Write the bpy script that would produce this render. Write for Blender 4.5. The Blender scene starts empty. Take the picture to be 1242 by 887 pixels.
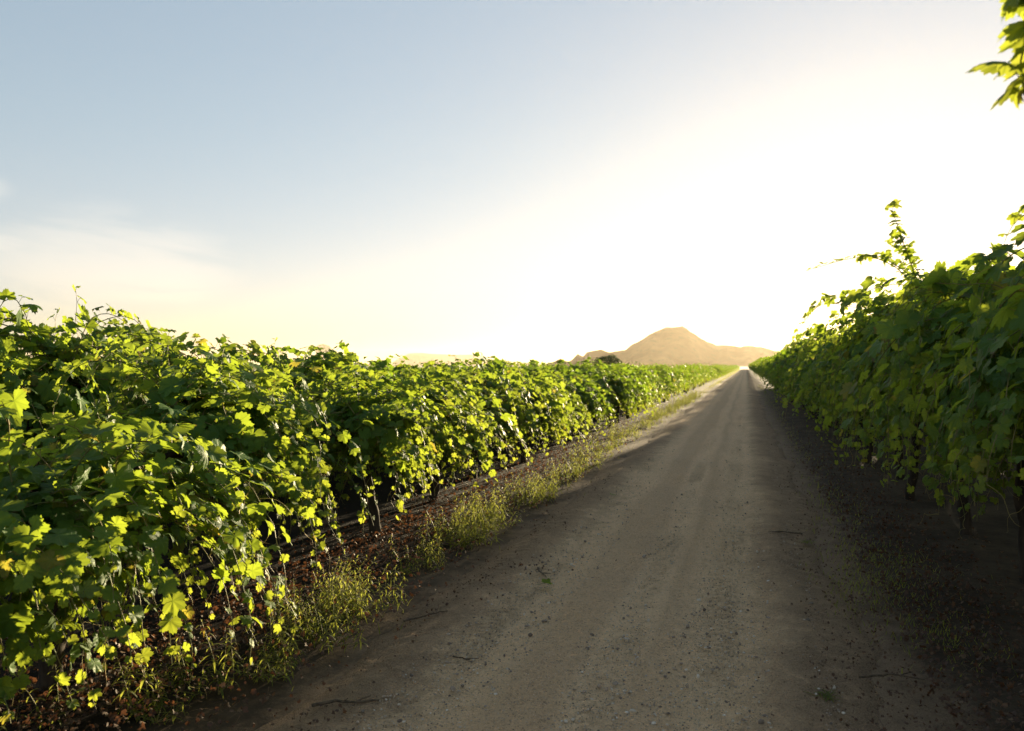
import bpy, math, random
import numpy as np
from mathutils import Vector, noise as mnoise

# ------------------------------------------------------------------ camera, sky, sun, exposure
scene = bpy.context.scene
COL = scene.collection
YAW = 16.38                                   # camera looks this many degrees left of the road
SUN_EL, SUN_AZ = 5.3, 9.2                     # the low sun, a little right of the road's far end
EXPOSURE = 2.1
SKY_STRENGTH = 0.1
SUN_STRENGTH = 5.0

cam = bpy.data.cameras.new('camera')
cam_ob = bpy.data.objects.new('camera', cam)
COL.objects.link(cam_ob)
cam_ob.location = (0, 0, 1.6)
cam_ob.rotation_euler = (math.radians(90), 0, math.radians(YAW))
cam.sensor_width = 36
cam.lens = 28
cam.clip_end = 20000
cam.clip_start = 0.05
cam.dof.use_dof = True
cam.dof.focus_distance = 5.5
cam.dof.aperture_fstop = 3.4
scene.camera = cam_ob

world = bpy.data.worlds.new("World")
scene.world = world
world.use_nodes = True
scene.view_settings.view_transform = 'Standard'
scene.view_settings.look = 'None'
scene.view_settings.exposure = EXPOSURE
scene.view_settings.gamma = 1.0
scene.view_settings.use_curve_mapping = False


class NT:
    """small helper for writing node trees"""
    def __init__(self, tree):
        self.t = tree

    def n(self, typ, **kw):
        nd = self.t.nodes.new(typ)
        for k, v in kw.items():
            setattr(nd, k, v)
        return nd

    def set(self, sock, v):
        if isinstance(v, bpy.types.NodeSocket):
            self.t.links.new(v, sock)
        elif v is not None:
            if hasattr(sock.default_value, '__len__') and len(sock.default_value) == 4 and len(v) == 3:
                v = (*v, 1)
            sock.default_value = v

    def math(self, op, a, b=None, c=None, clamp=False):
        nd = self.n('ShaderNodeMath', operation=op, use_clamp=clamp)
        for i, v in enumerate((a, b, c)):
            if v is not None:
                self.set(nd.inputs[i], v)
        return nd.outputs[0]

    def ramp(self, v, lo, hi, to0=0.0, to1=1.0, smooth=True):
        nd = self.n('ShaderNodeMapRange', interpolation_type='SMOOTHSTEP' if smooth else 'LINEAR')
        self.set(nd.inputs['Value'], v)
        for k, x in (('From Min', lo), ('From Max', hi), ('To Min', to0), ('To Max', to1)):
            nd.inputs[k].default_value = x
        return nd.outputs[0]

    def mix(self, f, a, b, blend='MIX'):
        nd = self.n('ShaderNodeMix', data_type='RGBA', blend_type=blend)
        self.set(nd.inputs[0], f)
        self.set(nd.inputs[6], a)
        self.set(nd.inputs[7], b)
        return nd.outputs[2]

    def noise(self, vec, scale, detail=3, rough=.55, out=0, dist=0.0):
        nd = self.n('ShaderNodeTexNoise')
        self.set(nd.inputs['Vector'], vec)
        nd.inputs['Scale'].default_value = scale
        nd.inputs['Detail'].default_value = detail
        nd.inputs['Roughness'].default_value = rough
        nd.inputs['Distortion'].default_value = dist
        return nd.outputs[out]

    def sep(self, v):
        nd = self.n('ShaderNodeSeparateXYZ')
        self.set(nd.inputs[0], v)
        return nd.outputs

    def comb(self, x, y, z):
        nd = self.n('ShaderNodeCombineXYZ')
        for i, v in enumerate((x, y, z)):
            self.set(nd.inputs[i], v)
        return nd.outputs[0]

    def bump(self, h, strength, dist, normal=None):
        nd = self.n('ShaderNodeBump')
        nd.inputs['Strength'].default_value = strength
        nd.inputs['Distance'].default_value = dist
        self.set(nd.inputs['Height'], h)
        if normal is not None:
            self.set(nd.inputs['Normal'], normal)
        return nd.outputs[0]


# sky: clear evening sky with a few thin cirrus wisps over the left of the vineyard
W = NT(world.node_tree)
sky = W.n('ShaderNodeTexSky')
sky.sky_type = 'NISHITA'
sky.sun_disc = False
sky.sun_elevation = math.radians(SUN_EL)
sky.sun_rotation = math.radians(SUN_AZ)
sky.altitude = 100
sky.air_density = 0.9
sky.dust_density = 0.3
sky.ozone_density = 1.0
tc = W.n('ShaderNodeTexCoord')
dx, dy, dz = W.sep(tc.outputs['Generated'])
az = W.math('ARCTAN2', dx, dy)
el = W.math('ARCSINE', dz)
wcoord = W.comb(W.math('MULTIPLY', az, 4.0), W.math('MULTIPLY', W.math('ADD', el, W.math('MULTIPLY', az, .12)), 20.0), 3.7)
wisp = W.noise(wcoord, 1.3, 6, .6, dist=.5)
def blob(a0, e0, sa, se):
    a = W.math('DIVIDE', W.math('SUBTRACT', az, math.radians(a0)), math.radians(sa))
    e = W.math('DIVIDE', W.math('SUBTRACT', el, math.radians(e0)), math.radians(se))
    return W.ramp(W.math('ADD', W.math('MULTIPLY', a, a), W.math('MULTIPLY', e, e)), 0, 1, 1, 0)
bl = W.math('MAXIMUM', blob(-43, 6.8, 9.5, 4.4), W.math('MAXIMUM', blob(-51, 10.5, 3.2, 1.3), blob(-50, 7.4, 5, .9)))
cl = W.math('MULTIPLY', bl, W.ramp(W.math('ADD', wisp, W.math('MULTIPLY', bl, .22)), .46, .74))
gm = W.n('ShaderNodeGamma')
W.set(gm.inputs[0], sky.outputs[0])
gm.inputs[1].default_value = .43
hs = W.n('ShaderNodeHueSaturation')
hs.inputs['Saturation'].default_value = 1.28
tint = W.mix(W.ramp(el, math.radians(1), math.radians(17)), (1.0, .955, 1.03), (.965, .985, 1.03))   # dusty peach low down, clear blue above
W.set(hs.inputs['Color'], W.mix(1, gm.outputs[0], tint, 'MULTIPLY'))
skycol = W.mix(W.math('MULTIPLY', cl, .6), hs.outputs[0], W.mix(1, hs.outputs[0], (1.5, 1.3, 1.15), 'MULTIPLY'))
bg = world.node_tree.nodes['Background']
W.set(bg.inputs[0], skycol)
bg.inputs[1].default_value = SKY_STRENGTH

sun = bpy.data.lights.new('sun', 'SUN')
sun.energy = SUN_STRENGTH
sun.angle = math.radians(0.5)
sun.color = (1.0, .80, .50)
sun_ob = bpy.data.objects.new('sun', sun)
COL.objects.link(sun_ob)
_e, _a = math.radians(SUN_EL), math.radians(SUN_AZ)
SUN_DIR = Vector((math.sin(_a) * math.cos(_e), math.cos(_a) * math.cos(_e), math.sin(_e)))
sun_ob.rotation_euler = SUN_DIR.to_track_quat('Z', 'Y').to_euler()
sun_ob.location = SUN_DIR * 50

cy = scene.cycles
cy.max_bounces = 8
cy.diffuse_bounces = 3
cy.glossy_bounces = 2
cy.transmission_bounces = 4
cy.transparent_max_bounces = 4
cy.volume_bounces = 0
cy.caustics_reflective = False
cy.caustics_refractive = False
cy.sample_clamp_indirect = 6
cy.use_denoising = True
cy.use_adaptive_sampling = False


# ------------------------------------------------------------------ helpers
def mat(name):
    m = bpy.data.materials.new(name)
    m.use_nodes = True
    t = NT(m.node_tree)
    return m, t, m.node_tree.nodes['Principled BSDF'], m.node_tree.nodes['Material Output']


def np_mesh(name, verts, faces_list, mats=(), mat_idx=None, attrs=None, smooth=True):
    """verts (N,3); faces_list: list of int arrays (M,k), one per polygon size"""
    me = bpy.data.meshes.new(name)
    verts = np.asarray(verts, np.float32)
    me.vertices.add(len(verts))
    me.vertices.foreach_set('co', verts.ravel())
    faces_list = [np.asarray(f, np.int32) for f in faces_list if len(f)]
    nl = sum(f.size for f in faces_list)
    npoly = sum(len(f) for f in faces_list)
    me.loops.add(nl)
    me.polygons.add(npoly)
    me.loops.foreach_set('vertex_index', np.concatenate([f.ravel() for f in faces_list]))
    tot = np.concatenate([np.full(len(f), f.shape[1], np.int32) for f in faces_list])
    start = np.concatenate([[0], np.cumsum(tot)[:-1]]).astype(np.int32)
    me.polygons.foreach_set('loop_start', start)
    if mat_idx is not None:
        me.polygons.foreach_set('material_index', np.concatenate(mat_idx).astype(np.int32))
    me.polygons.foreach_set('use_smooth', np.full(npoly, smooth))
    for m in mats:
        me.materials.append(m)
    for k, v in (attrs or {}).items():
        a = me.attributes.new(k, 'FLOAT_VECTOR', 'POINT')
        a.data.foreach_set('vector', np.asarray(v, np.float32).ravel())
    me.update(calc_edges=True)
    me.validate()
    return me


def link(name, me, parent=None, label=None, cat=None, group=None, kind=None, loc=None):
    o = bpy.data.objects.new(name, me)
    COL.objects.link(o)
    if parent is not None:
        o.parent = parent
    if loc is not None:
        o.location = loc
    tag(o, label, cat, group, kind)
    return o


def tag(o, label=None, cat=None, group=None, kind=None):
    for k, v in (('label', label), ('category', cat), ('group', group), ('kind', kind)):
        if v:
            o[k] = v
    return o


def copy_tree(o):
    c = o.copy()
    COL.objects.link(c)
    for ch in o.children:
        d = ch.copy()
        COL.objects.link(d)
        d.parent = c
        for g in ch.children:
            e = g.copy()
            COL.objects.link(e)
            e.parent = d
    return c


def unit(v):
    v = np.asarray(v, float)
    return v / np.maximum(np.linalg.norm(v, axis=-1, keepdims=True), 1e-9)


def tube(pts, radii, sides=5):
    """one tapered tube along a polyline -> verts, quads"""
    pts = np.asarray(pts, float)
    n = len(pts)
    radii = np.broadcast_to(np.asarray(radii, float), (n,))
    t = unit(np.gradient(pts, axis=0))
    ref = np.array((0.31, 0.17, 0.93))
    u = np.cross(t, ref)
    bad = np.linalg.norm(u, axis=1) < .1
    u[bad] = np.cross(t[bad], (1, 0, 0))
    u = unit(u)
    v = np.cross(t, u)
    a = np.arange(sides) * 2 * math.pi / sides
    ring = (np.cos(a)[None, :, None] * u[:, None, :] + np.sin(a)[None, :, None] * v[:, None, :]) * radii[:, None, None]
    V = (pts[:, None, :] + ring).reshape(-1, 3)
    i = np.arange(n - 1)[:, None] * sides
    j = np.arange(sides)[None, :]
    k = (j + 1) % sides
    Q = np.stack(np.broadcast_arrays(i + j, i + k, i + sides + k, i + sides + j), -1).reshape(-1, 4)
    return V, Q


def merge_tubes(ts):
    V, Q, o = [], [], 0
    for v, q in ts:
        V.append(v)
        Q.append(q + o)
        o += len(v)
    if not V:
        return np.zeros((0, 3)), np.zeros((0, 4), int)
    return np.concatenate(V), np.concatenate(Q)


# ------------------------------------------------------------------ materials
def leaf_material(name, dark, mid, young, trans, trans_young, veins=True, tw=.47, rough=.54, spec=.22):
    m, t, p, out = mat(name)
    at = t.n('ShaderNodeAttribute', attribute_name='leaf')
    lx, ly, age = t.sep(at.outputs['Vector'])
    geo = t.n('ShaderNodeNewGeometry')
    rnd = geo.outputs['Random Per Island']
    oi = t.n('ShaderNodeObjectInfo')
    base = t.mix(t.ramp(t.math('ADD', rnd, t.math('MULTIPLY', t.math('SUBTRACT', oi.outputs['Random'], .5), .35)), .05, .95, smooth=False), dark, mid)
    base = t.mix(age, base, young)
    tr = t.mix(age, trans, trans_young)
    old = t.ramp(rnd, .975, .985)
    base = t.mix(t.math('MULTIPLY', old, .7), base, (.16, .13, .03))
    tr = t.mix(t.math('MULTIPLY', old, .7), tr, (.5, .36, .05))
    # dry brown margins on some of the older leaves
    rr = t.math('SQRT', t.math('ADD', t.math('MULTIPLY', lx, lx), t.math('MULTIPLY', ly, ly)))
    tco = t.n('ShaderNodeTexCoord')
    dry = t.math('MULTIPLY', t.ramp(t.math('ADD', rr, t.math('MULTIPLY', t.noise(tco.outputs['Object'], 28, 2), .5)), .98, 1.12), t.ramp(rnd, .78, .84))
    base = t.mix(t.math('MULTIPLY', dry, .8), base, (.11, .06, .022))
    tr = t.mix(t.math('MULTIPLY', dry, .8), tr, (.22, .11, .03))
    mott = t.noise(tco.outputs['Object'], 55, 3)
    base = t.mix(t.ramp(mott, .35, .75, 0, .35), base, (dark[0] * .8, dark[1] * .85, dark[2] * .8))
    nrm = None
    if veins:
        r = t.math('SQRT', t.math('ADD', t.math('MULTIPLY', lx, lx), t.math('MULTIPLY', ly, ly)))
        a = t.math('ABSOLUTE', t.math('ARCTAN2', lx, ly))
        dmin = None
        for k in (0.0, 50, 108):
            d = t.math('MULTIPLY', t.math('ABSOLUTE', t.math('SINE', t.math('SUBTRACT', a, math.radians(k)))), r)
            dmin = d if dmin is None else t.math('MINIMUM', dmin, d)
        # secondary veins leave the main ones at a slant
        sec = t.math('ABSOLUTE', t.math('SINE', t.math('ADD', t.math('MULTIPLY', r, 17.0), t.math('MULTIPLY', dmin, -11.0))))
        v1 = t.ramp(dmin, .012, .04, 1, 0)
        v2 = t.math('MULTIPLY', t.ramp(sec, .0, .28, 1, 0), .45)
        vv = t.math('MAXIMUM', v1, v2)
        base = t.mix(t.math('MULTIPLY', vv, .32), base, (mid[0] * 1.9, mid[1] * 1.6, mid[2] * 2.0))
        tr = t.mix(t.math('MULTIPLY', vv, .4), tr, (trans[0] * .45, trans[1] * .5, trans[2] * .5))
        hgt = t.math('ADD', t.math('MULTIPLY', vv, -1.0), t.math('MULTIPLY', mott, .5))
        nrm = t.bump(hgt, .45, .004)
        t.set(p.inputs['Normal'], nrm)
    under = t.mix(.55, base, (.11, .15, .07))
    base = t.mix(geo.outputs['Backfacing'], base, under)
    t.set(p.inputs['Base Color'], base)
    t.set(p.inputs['Roughness'], t.math('ADD', t.math('MULTIPLY', geo.outputs['Backfacing'], .3), t.ramp(mott, .3, .7, rough - .06, rough + .1)))
    p.inputs['Specular IOR Level'].default_value = spec
    tl = t.n('ShaderNodeBsdfTranslucent')
    t.set(tl.inputs['Color'], tr)
    mx = t.n('ShaderNodeMixShader')
    mx.inputs[0].default_value = tw
    t.t.links.new(p.outputs[0], mx.inputs[1])
    t.t.links.new(tl.outputs[0], mx.inputs[2])
    t.t.links.new(mx.outputs[0], out.inputs['Surface'])
    return m


M_LEAF = leaf_material('grape leaf', (.030, .085, .014), (.074, .165, .025), (.13, .20, .028), (.32, .42, .028), (.52, .55, .05))
M_LEAF_FAR = leaf_material('grape leaf far', (.026, .068, .012), (.060, .125, .018), (.13, .19, .028), (.21, .33, .018), (.42, .46, .03), veins=False)
M_WEED = leaf_material('weed leaf', (.06, .085, .02), (.11, .14, .03), (.20, .21, .06), (.44, .50, .06), (.60, .60, .10), veins=False, tw=.55, rough=.55)
M_GRASS = leaf_material('grass blade', (.04, .08, .015), (.08, .12, .025), (.18, .17, .05), (.4, .42, .05), (.5, .46, .08), veins=False, tw=.5, rough=.55)
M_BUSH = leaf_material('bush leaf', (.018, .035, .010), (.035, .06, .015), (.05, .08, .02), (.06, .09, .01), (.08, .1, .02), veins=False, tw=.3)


def plain(name, c0, c1, scale, rough=.8, bump=.3, bdist=.004, detail=5, stretch=(1, 1, 1)):
    m, t, p, out = mat(name)
    tco = t.n('ShaderNodeTexCoord')
    mp = t.n('ShaderNodeMapping')
    mp.inputs['Scale'].default_value = stretch
    t.set(mp.inputs[0], tco.outputs['Object'])
    nz = t.noise(mp.outputs[0], scale, detail, .6)
    t.set(p.inputs['Base Color'], t.mix(t.ramp(nz, .3, .7), c0, c1))
    p.inputs['Roughness'].default_value = rough
    p.inputs['Specular IOR Level'].default_value = .25
    if bump:
        t.set(p.inputs['Normal'], t.bump(nz, bump, bdist))
    return m


M_CANE = plain('green shoot', (.10, .13, .03), (.22, .16, .06), 14, .55, .1)
M_TENDRIL = plain('tendril', (.22, .20, .05), (.34, .22, .07), 20, .5, 0)
M_WOOD = plain('vine wood', (.022, .016, .011), (.07, .05, .035), 18, .9, .8, .01, stretch=(1, 1, .25))
M_TWIG = plain('dry twig', (.05, .035, .022), (.13, .09, .055), 40, .9, .3)


def litter_material():
    m, t, p, out = mat('dry leaf litter')
    geo = t.n('ShaderNodeNewGeometry')
    rnd = geo.outputs['Random Per Island']
    cr = t.n('ShaderNodeValToRGB')
    e = cr.color_ramp.elements
    e[0].position, e[0].color = 0, (.045, .022, .010, 1)
    e[1].position, e[1].color = 1, (.15, .095, .05, 1)
    for pos, c in ((.35, (.065, .032, .017, 1)), (.65, (.075, .04, .02, 1)), (.85, (.10, .048, .022, 1))):
        x = e.new(pos)
        x.color = c
    t.set(cr.inputs[0], rnd)
    t.set(p.inputs['Base Color'], cr.outputs[0])
    p.inputs['Roughness'].default_value = .7
    tl = t.n('ShaderNodeBsdfTranslucent')
    tl.inputs[0].default_value = (.16, .065, .025, 1)
    mx = t.n('ShaderNodeMixShader')
    mx.inputs[0].default_value = .25
    t.t.links.new(p.outputs[0], mx.inputs[1])
    t.t.links.new(tl.outputs[0], mx.inputs[2])
    t.t.links.new(mx.outputs[0], out.inputs['Surface'])
    return m


M_LITTER = litter_material()


def pebble_material():
    m, t, p, out = mat('pebble')
    geo = t.n('ShaderNodeNewGeometry')
    cr = t.n('ShaderNodeValToRGB')
    e = cr.color_ramp.elements
    e[0].color = (.11, .08, .06, 1)
    e[1].color = (.62, .53, .43, 1)
    e.new(.5).color = (.33, .25, .18, 1)
    e.new(.85).color = (.48, .39, .29, 1)
    t.set(cr.inputs[0], geo.outputs['Random Per Island'])
    t.set(p.inputs['Base Color'], cr.outputs[0])
    p.inputs['Roughness'].default_value = .85
    return m


M_PEBBLE = pebble_material()

ROAD_L, ROAD_R = -2.0, .45


def soil_color(t, pos):
    n1 = t.noise(pos, 1.3, 5, .6)
    n2 = t.noise(pos, 14, 4, .65)
    c = t.mix(t.ramp(n1, .3, .7), (.040, .027, .017), (.085, .060, .038))
    return t.mix(t.ramp(n2, .45, .75, 0, .55), c, (.028, .019, .012)), n2


def ground_materials():
    # --- soil of the vineyard
    m, t, p, out = mat('vineyard soil')
    geo = t.n('ShaderNodeNewGeometry')
    pos = geo.outputs['Position']
    c, n2 = soil_color(t, pos)
    # canopy shade under the left vines, painted into the soil colour
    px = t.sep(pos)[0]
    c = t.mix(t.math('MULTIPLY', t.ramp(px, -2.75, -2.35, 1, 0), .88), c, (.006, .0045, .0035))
    # sandy loam trodden out from the road over both margins
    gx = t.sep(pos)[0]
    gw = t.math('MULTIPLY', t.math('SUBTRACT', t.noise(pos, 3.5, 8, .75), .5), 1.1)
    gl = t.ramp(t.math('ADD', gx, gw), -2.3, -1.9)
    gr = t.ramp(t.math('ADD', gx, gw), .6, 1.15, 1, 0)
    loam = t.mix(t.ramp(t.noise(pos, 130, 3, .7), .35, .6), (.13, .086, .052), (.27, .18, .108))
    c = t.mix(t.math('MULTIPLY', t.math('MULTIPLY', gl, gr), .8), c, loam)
    # land beyond the vineyard: pale dry stubble
    x, y, z = t.sep(pos)
    far = t.ramp(y, 345, 360)
    c = t.mix(far, c, (.30, .23, .14))
    t.set(p.inputs['Base Color'], c)
    p.inputs['Roughness'].default_value = .95
    p.inputs['Specular IOR Level'].default_value = .15
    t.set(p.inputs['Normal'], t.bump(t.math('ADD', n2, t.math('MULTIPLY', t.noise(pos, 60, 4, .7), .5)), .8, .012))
    # --- sandy road
    r, t, p, out = mat('sandy dirt road')
    geo = t.n('ShaderNodeNewGeometry')
    pos = geo.outputs['Position']
    x, y, z = t.sep(pos)
    mp = t.n('ShaderNodeMapping')
    mp.inputs['Scale'].default_value = (1, .12, 1)
    t.set(mp.inputs[0], pos)
    nbig = t.noise(pos, .7, 4, .6)
    nstr = t.noise(mp.outputs[0], 5.5, 4, .65)
    nmed = t.noise(pos, 9, 4, .65)
    nfine = t.noise(pos, 130, 3, .7)
    vo = t.n('ShaderNodeTexVoronoi')
    t.set(vo.inputs['Vector'], pos)
    vo.inputs['Scale'].default_value = 95
    sand = t.mix(t.ramp(nstr, .3, .72), (.70, .445, .24), (.85, .565, .315))
    sand = t.mix(t.ramp(nbig, .35, .7, 0, .4), sand, (.62, .41, .24))
    ncl = t.noise(pos, 38, 4, .75)
    sand = t.mix(t.ramp(ncl, .33, .50, .55, 0), sand, (.36, .24, .145))
    sand = t.mix(t.ramp(ncl, .55, .72, 0, .5), sand, (.72, .55, .37))
    sand = t.mix(t.ramp(nfine, .30, .46, .7, 0), sand, (.20, .135, .085))
    # wheel tracks are packed pale sand, the crown and the margins loose and darker
    wn = t.math('MULTIPLY', t.math('SUBTRACT', t.noise(mp.outputs[0], 1.6, 3), .5), .45)
    trk = None
    for c, w in ((-1.45, .30), (-.16, .27), (-.66, .17)):
        q = t.math('DIVIDE', t.math('ADD', t.math('SUBTRACT', x, c), wn), w)
        g = t.ramp(t.math('MULTIPLY', q, q), 0, 1.4, 1, 0)
        trk = g if trk is None else t.math('MAXIMUM', trk, g)
    sand = t.mix(t.math('MULTIPLY', t.math('SUBTRACT', 1.0, trk), t.ramp(nstr, .25, .7, .1, .5)), sand, (.52, .345, .205))
    sand = t.mix(t.math('MULTIPLY', trk, t.ramp(nmed, .3, .65, .15, .6)), sand, (.88, .60, .35))
    vr, vg, vb = t.sep(vo.outputs['Color'])
    grain = t.math('MULTIPLY', t.ramp(vo.outputs['Distance'], .28, .42, 1, 0), t.ramp(vr, .42, .5))
    gcol = t.mix(vg, (.16, .11, .075), (.88, .70, .50))
    sand = t.mix(t.math('MULTIPLY', grain, .8), sand, gcol)
    # worn edges where the soil of the verge comes through
    soil, _ = soil_color(t, pos)
    loam = t.mix(t.ramp(nfine, .35, .6), (.16, .105, .062), (.33, .22, .13))
    wob = t.math('MULTIPLY', t.math('SUBTRACT', t.noise(pos, 4.5, 8, .78), .5), 1.0)
    ea = t.n('ShaderNodeAttribute', attribute_name='edge')
    de = t.sep(ea.outputs['Vector'])[0]
    ed = t.math('ADD', t.math('SUBTRACT', de, .30), wob)
    dirt = t.math('MULTIPLY', t.ramp(ed, -.05, .45, 1, 0), t.ramp(nmed, .3, .6, .6, .95))
    t.set(p.inputs['Base Color'], t.mix(t.math('MULTIPLY', t.ramp(de, .0, .30, 1, 0), .1), t.mix(t.math('MAXIMUM', dirt, t.ramp(de, .05, .25, 1, 0)), sand, loam), soil))
    p.inputs['Roughness'].default_value = .95
    p.inputs['Specular IOR Level'].default_value = .15
    h = t.math('ADD', t.math('ADD', t.math('MULTIPLY', nmed, .8), t.math('MULTIPLY', ncl, .7)), t.math('ADD', t.math('MULTIPLY', nfine, .35), t.math('MULTIPLY', grain, .6)))
    t.set(p.inputs['Normal'], t.bump(h, 1.0, .04))
    return m, r


M_SOIL, M_ROAD = ground_materials()


def hill_material():
    m, t, p, out = mat('dry hill')
    geo = t.n('ShaderNodeNewGeometry')
    pos = geo.outputs['Position']
    n1 = t.noise(pos, .012, 6, .6)
    n2 = t.noise(pos, .09, 4, .6)
    c = t.mix(t.ramp(n1, .35, .65), (.13, .082, .038), (.20, .13, .06))
    c = t.mix(t.ramp(n2, .52, .66, 0, .7), c, (.075, .075, .035))
    t.set(p.inputs['Base Color'], c)
    p.inputs['Roughness'].default_value = 1
    p.inputs['Specular IOR Level'].default_value = 0
    return m


M_HILL = hill_material()

# ------------------------------------------------------------------ the ground, the road, the hills
def nz(x, y, z=0.0, oct=4):
    return mnoise.fractal(Vector((x, y, z)), 1.0, 2.0, oct)


def build_ground():
    xs = np.unique(np.concatenate([[-7600, -3400, -1500, -600, -200, -60, -25], np.arange(-12, 12.01, .3), [25, 60, 200, 600, 1500, 3400, 7600]]))
    ys = np.unique(np.concatenate([[-500, -100, -20, -5], np.arange(0, 30, .3), 30 * 1.06 ** np.arange(0, 81), [3500, 7600]]))
    ys = ys[ys <= 7600]
    X, Y = np.meshgrid(xs, ys, indexing='ij')
    Z = np.zeros_like(X)
    for i in range(len(xs)):
        for j in range(len(ys)):
            x, y = X[i, j], Y[i, j]
            if abs(x) < 13 and -6 < y < 120:
                z = (.02 * nz(x * .9, y * .9) + .012 * nz(x * 3, y * 3, 5)) * (1 if x > -2.9 else .12)
                # low berm along both sides of the road, the road bed itself kept flat
                b = max(math.exp(-((x + 2.75) / .38) ** 2), math.exp(-((x - 1.5) / .7) ** 2)) * .03
                inside = max(0, min(1, (x - ROAD_L + .6) / .6)) * max(0, min(1, (ROAD_R + .75 - x) / .3))
                Z[i, j] = (z + b) * (1 - inside) - .03 * inside
            else:
                Z[i, j] = -.03 if -3 < x < 1.3 else 0
    n, m = X.shape
    idx = np.arange(n * m).reshape(n, m)
    Q = np.stack([idx[:-1, :-1], idx[1:, :-1], idx[1:, 1:], idx[:-1, 1:]], -1).reshape(-1, 4)
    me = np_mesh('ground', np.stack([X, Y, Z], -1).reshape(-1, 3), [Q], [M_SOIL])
    link('ground', me, kind='structure')


def build_road():
    rng = np.random.default_rng(5)
    us = np.linspace(0, 1, 118)
    ys = [-3.0]
    step = .35
    while ys[-1] < 352:
        y = ys[-1]
        step = .35 if y < 1.5 else max(.022, .0042 * (y - 2))
        ys.append(y + step)
    ys = np.array(ys)
    L = np.array([ROAD_L - .08 + .16 * nz(y * .45, 1.7) + .05 * nz(y * 2.2, 9.1) for y in ys])
    R = np.array([ROAD_R + .24 + .18 * nz(y * .40, 4.2) + .06 * nz(y * 2.2, 2.4) for y in ys])
    X = L[None, :] * (1 - us[:, None]) + R[None, :] * us[:, None]
    Y = np.broadcast_to(ys[None, :], X.shape)
    Z = np.full(X.shape, .004)
    wander = np.array([.06 * nz(y * .12, 7.7, 0, 2) for y in ys])
    # two worn wheel tracks, the right one with a fresh tread print
    for c, w, d in ((-1.45, .26, .024), (-.16, .24, .030), (-.66, .2, .014)):
        e = X - c - wander
        Z -= d * np.exp(-(e / w) ** 2)
        Z += .5 * d * np.exp(-((np.abs(e) - w * 1.5) / (w * .45)) ** 2)
    for c, w, ph in ((-.16, .105, 0.0), (-.68, .10, 1.1), (-1.5, .10, 2.0)):
        e = X - c - wander
        band = np.clip(1.25 - np.abs(e / w) ** 4, 0, 1)
        patch = np.array([max(0, min(1, .55 + 1.6 * nz(y * .5, c * 7, 3))) for y in ys])[None, :]
        tread = np.sin((Y + np.abs(e) * .7) * 2 * math.pi / .085 + ph)
        Z += .016 * band * patch * np.clip(tread * 1.8, -1, 1) * (Y < 26)
    lump = np.zeros_like(X)
    for j in range(len(ys)):
        if ys[j] > 45:
            continue
        for i in range(len(us)):
            x, y = X[i, j], ys[j]
            lump[i, j] = .012 * nz(x * 1.3, y * .6, 2, 3) + (.006 * nz(x * 9, y * 9, 4, 3) if y < 22 else 0)
    Z += lump + rng.normal(0, .0030, X.shape) * (Y < 14)
    Z += .014
    # feather the two sides into the soil
    f = np.clip(np.minimum(us, 1 - us) / .13, 0, 1)[:, None] ** .7
    Z = Z * f + (-.034) * (1 - f)
    E_ = np.stack([np.minimum(us, 1 - us)[:, None] * (R - L)[None, :], np.zeros_like(X), np.zeros_like(X)], -1).reshape(-1, 3)
    n, m = X.shape
    idx = np.arange(n * m).reshape(n, m)
    Q = np.stack([idx[:-1, :-1], idx[1:, :-1], idx[1:, 1:], idx[:-1, 1:]], -1).reshape(-1, 4)
    me = np_mesh('dirt_road', np.stack([X, Y, Z], -1).reshape(-1, 3), [Q], [M_ROAD], None, {'edge': E_})
    link('dirt_road', me, kind='structure')


def world_from_px(u, depth):
    """lateral and forward distances seen from the camera's spot -> world x, y"""
    a = math.radians(YAW)
    lat = (u - 621) / 966 * depth
    return lat * math.cos(a) - depth * math.sin(a), lat * math.sin(a) + depth * math.cos(a)


def build_hill(name, prof, dist, deep, seed, rough):
    """a ridge seen side on: prof = (bearing, height) pairs, at real distance; a slope runs down on both sides of the crest"""
    us = np.array([p[0] for p in prof], float)
    hs = np.array([(441 - p[1]) / 966 * dist for p in prof]) * 1.14 + 2.5
    nu, nv = 170, 40
    uu = np.linspace(us[0], us[-1], nu)
    hh = np.interp(uu, us, hs)
    vv = np.linspace(-1, 1, nv)
    P = np.zeros((nu, nv, 3))
    for i in range(nu):
        cx, cy_ = world_from_px(uu[i], dist)
        d = unit(np.array((cx, cy_)))
        off = 60 * nz(uu[i] * .02, seed, 0, 3)
        for j in range(nv):
            v = vv[j]
            x, y = cx + d[0] * (v * deep + off), cy_ + d[1] * (v * deep + off)
            s = (1 - abs(v)) ** 1.25
            g = nz(x * .011, y * .011, seed, 5)
            g2 = nz(x * .05, y * .05, seed + 3, 4)
            k = min(1, hh[i] / 25)
            z = hh[i] * s * (1 + .16 * g * (1 - s) * 3) + rough * k * (g * (1 - s) * 2 + g2 * .35)
            P[i, j] = (x, y, z - 3)
    idx = np.arange(nu * nv).reshape(nu, nv)
    Q = np.stack([idx[:-1, :-1], idx[1:, :-1], idx[1:, 1:], idx[:-1, 1:]], -1).reshape(-1, 4)
    link(name, np_mesh(name, P.reshape(-1, 3), [Q], [M_HILL]), kind='structure')


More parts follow.
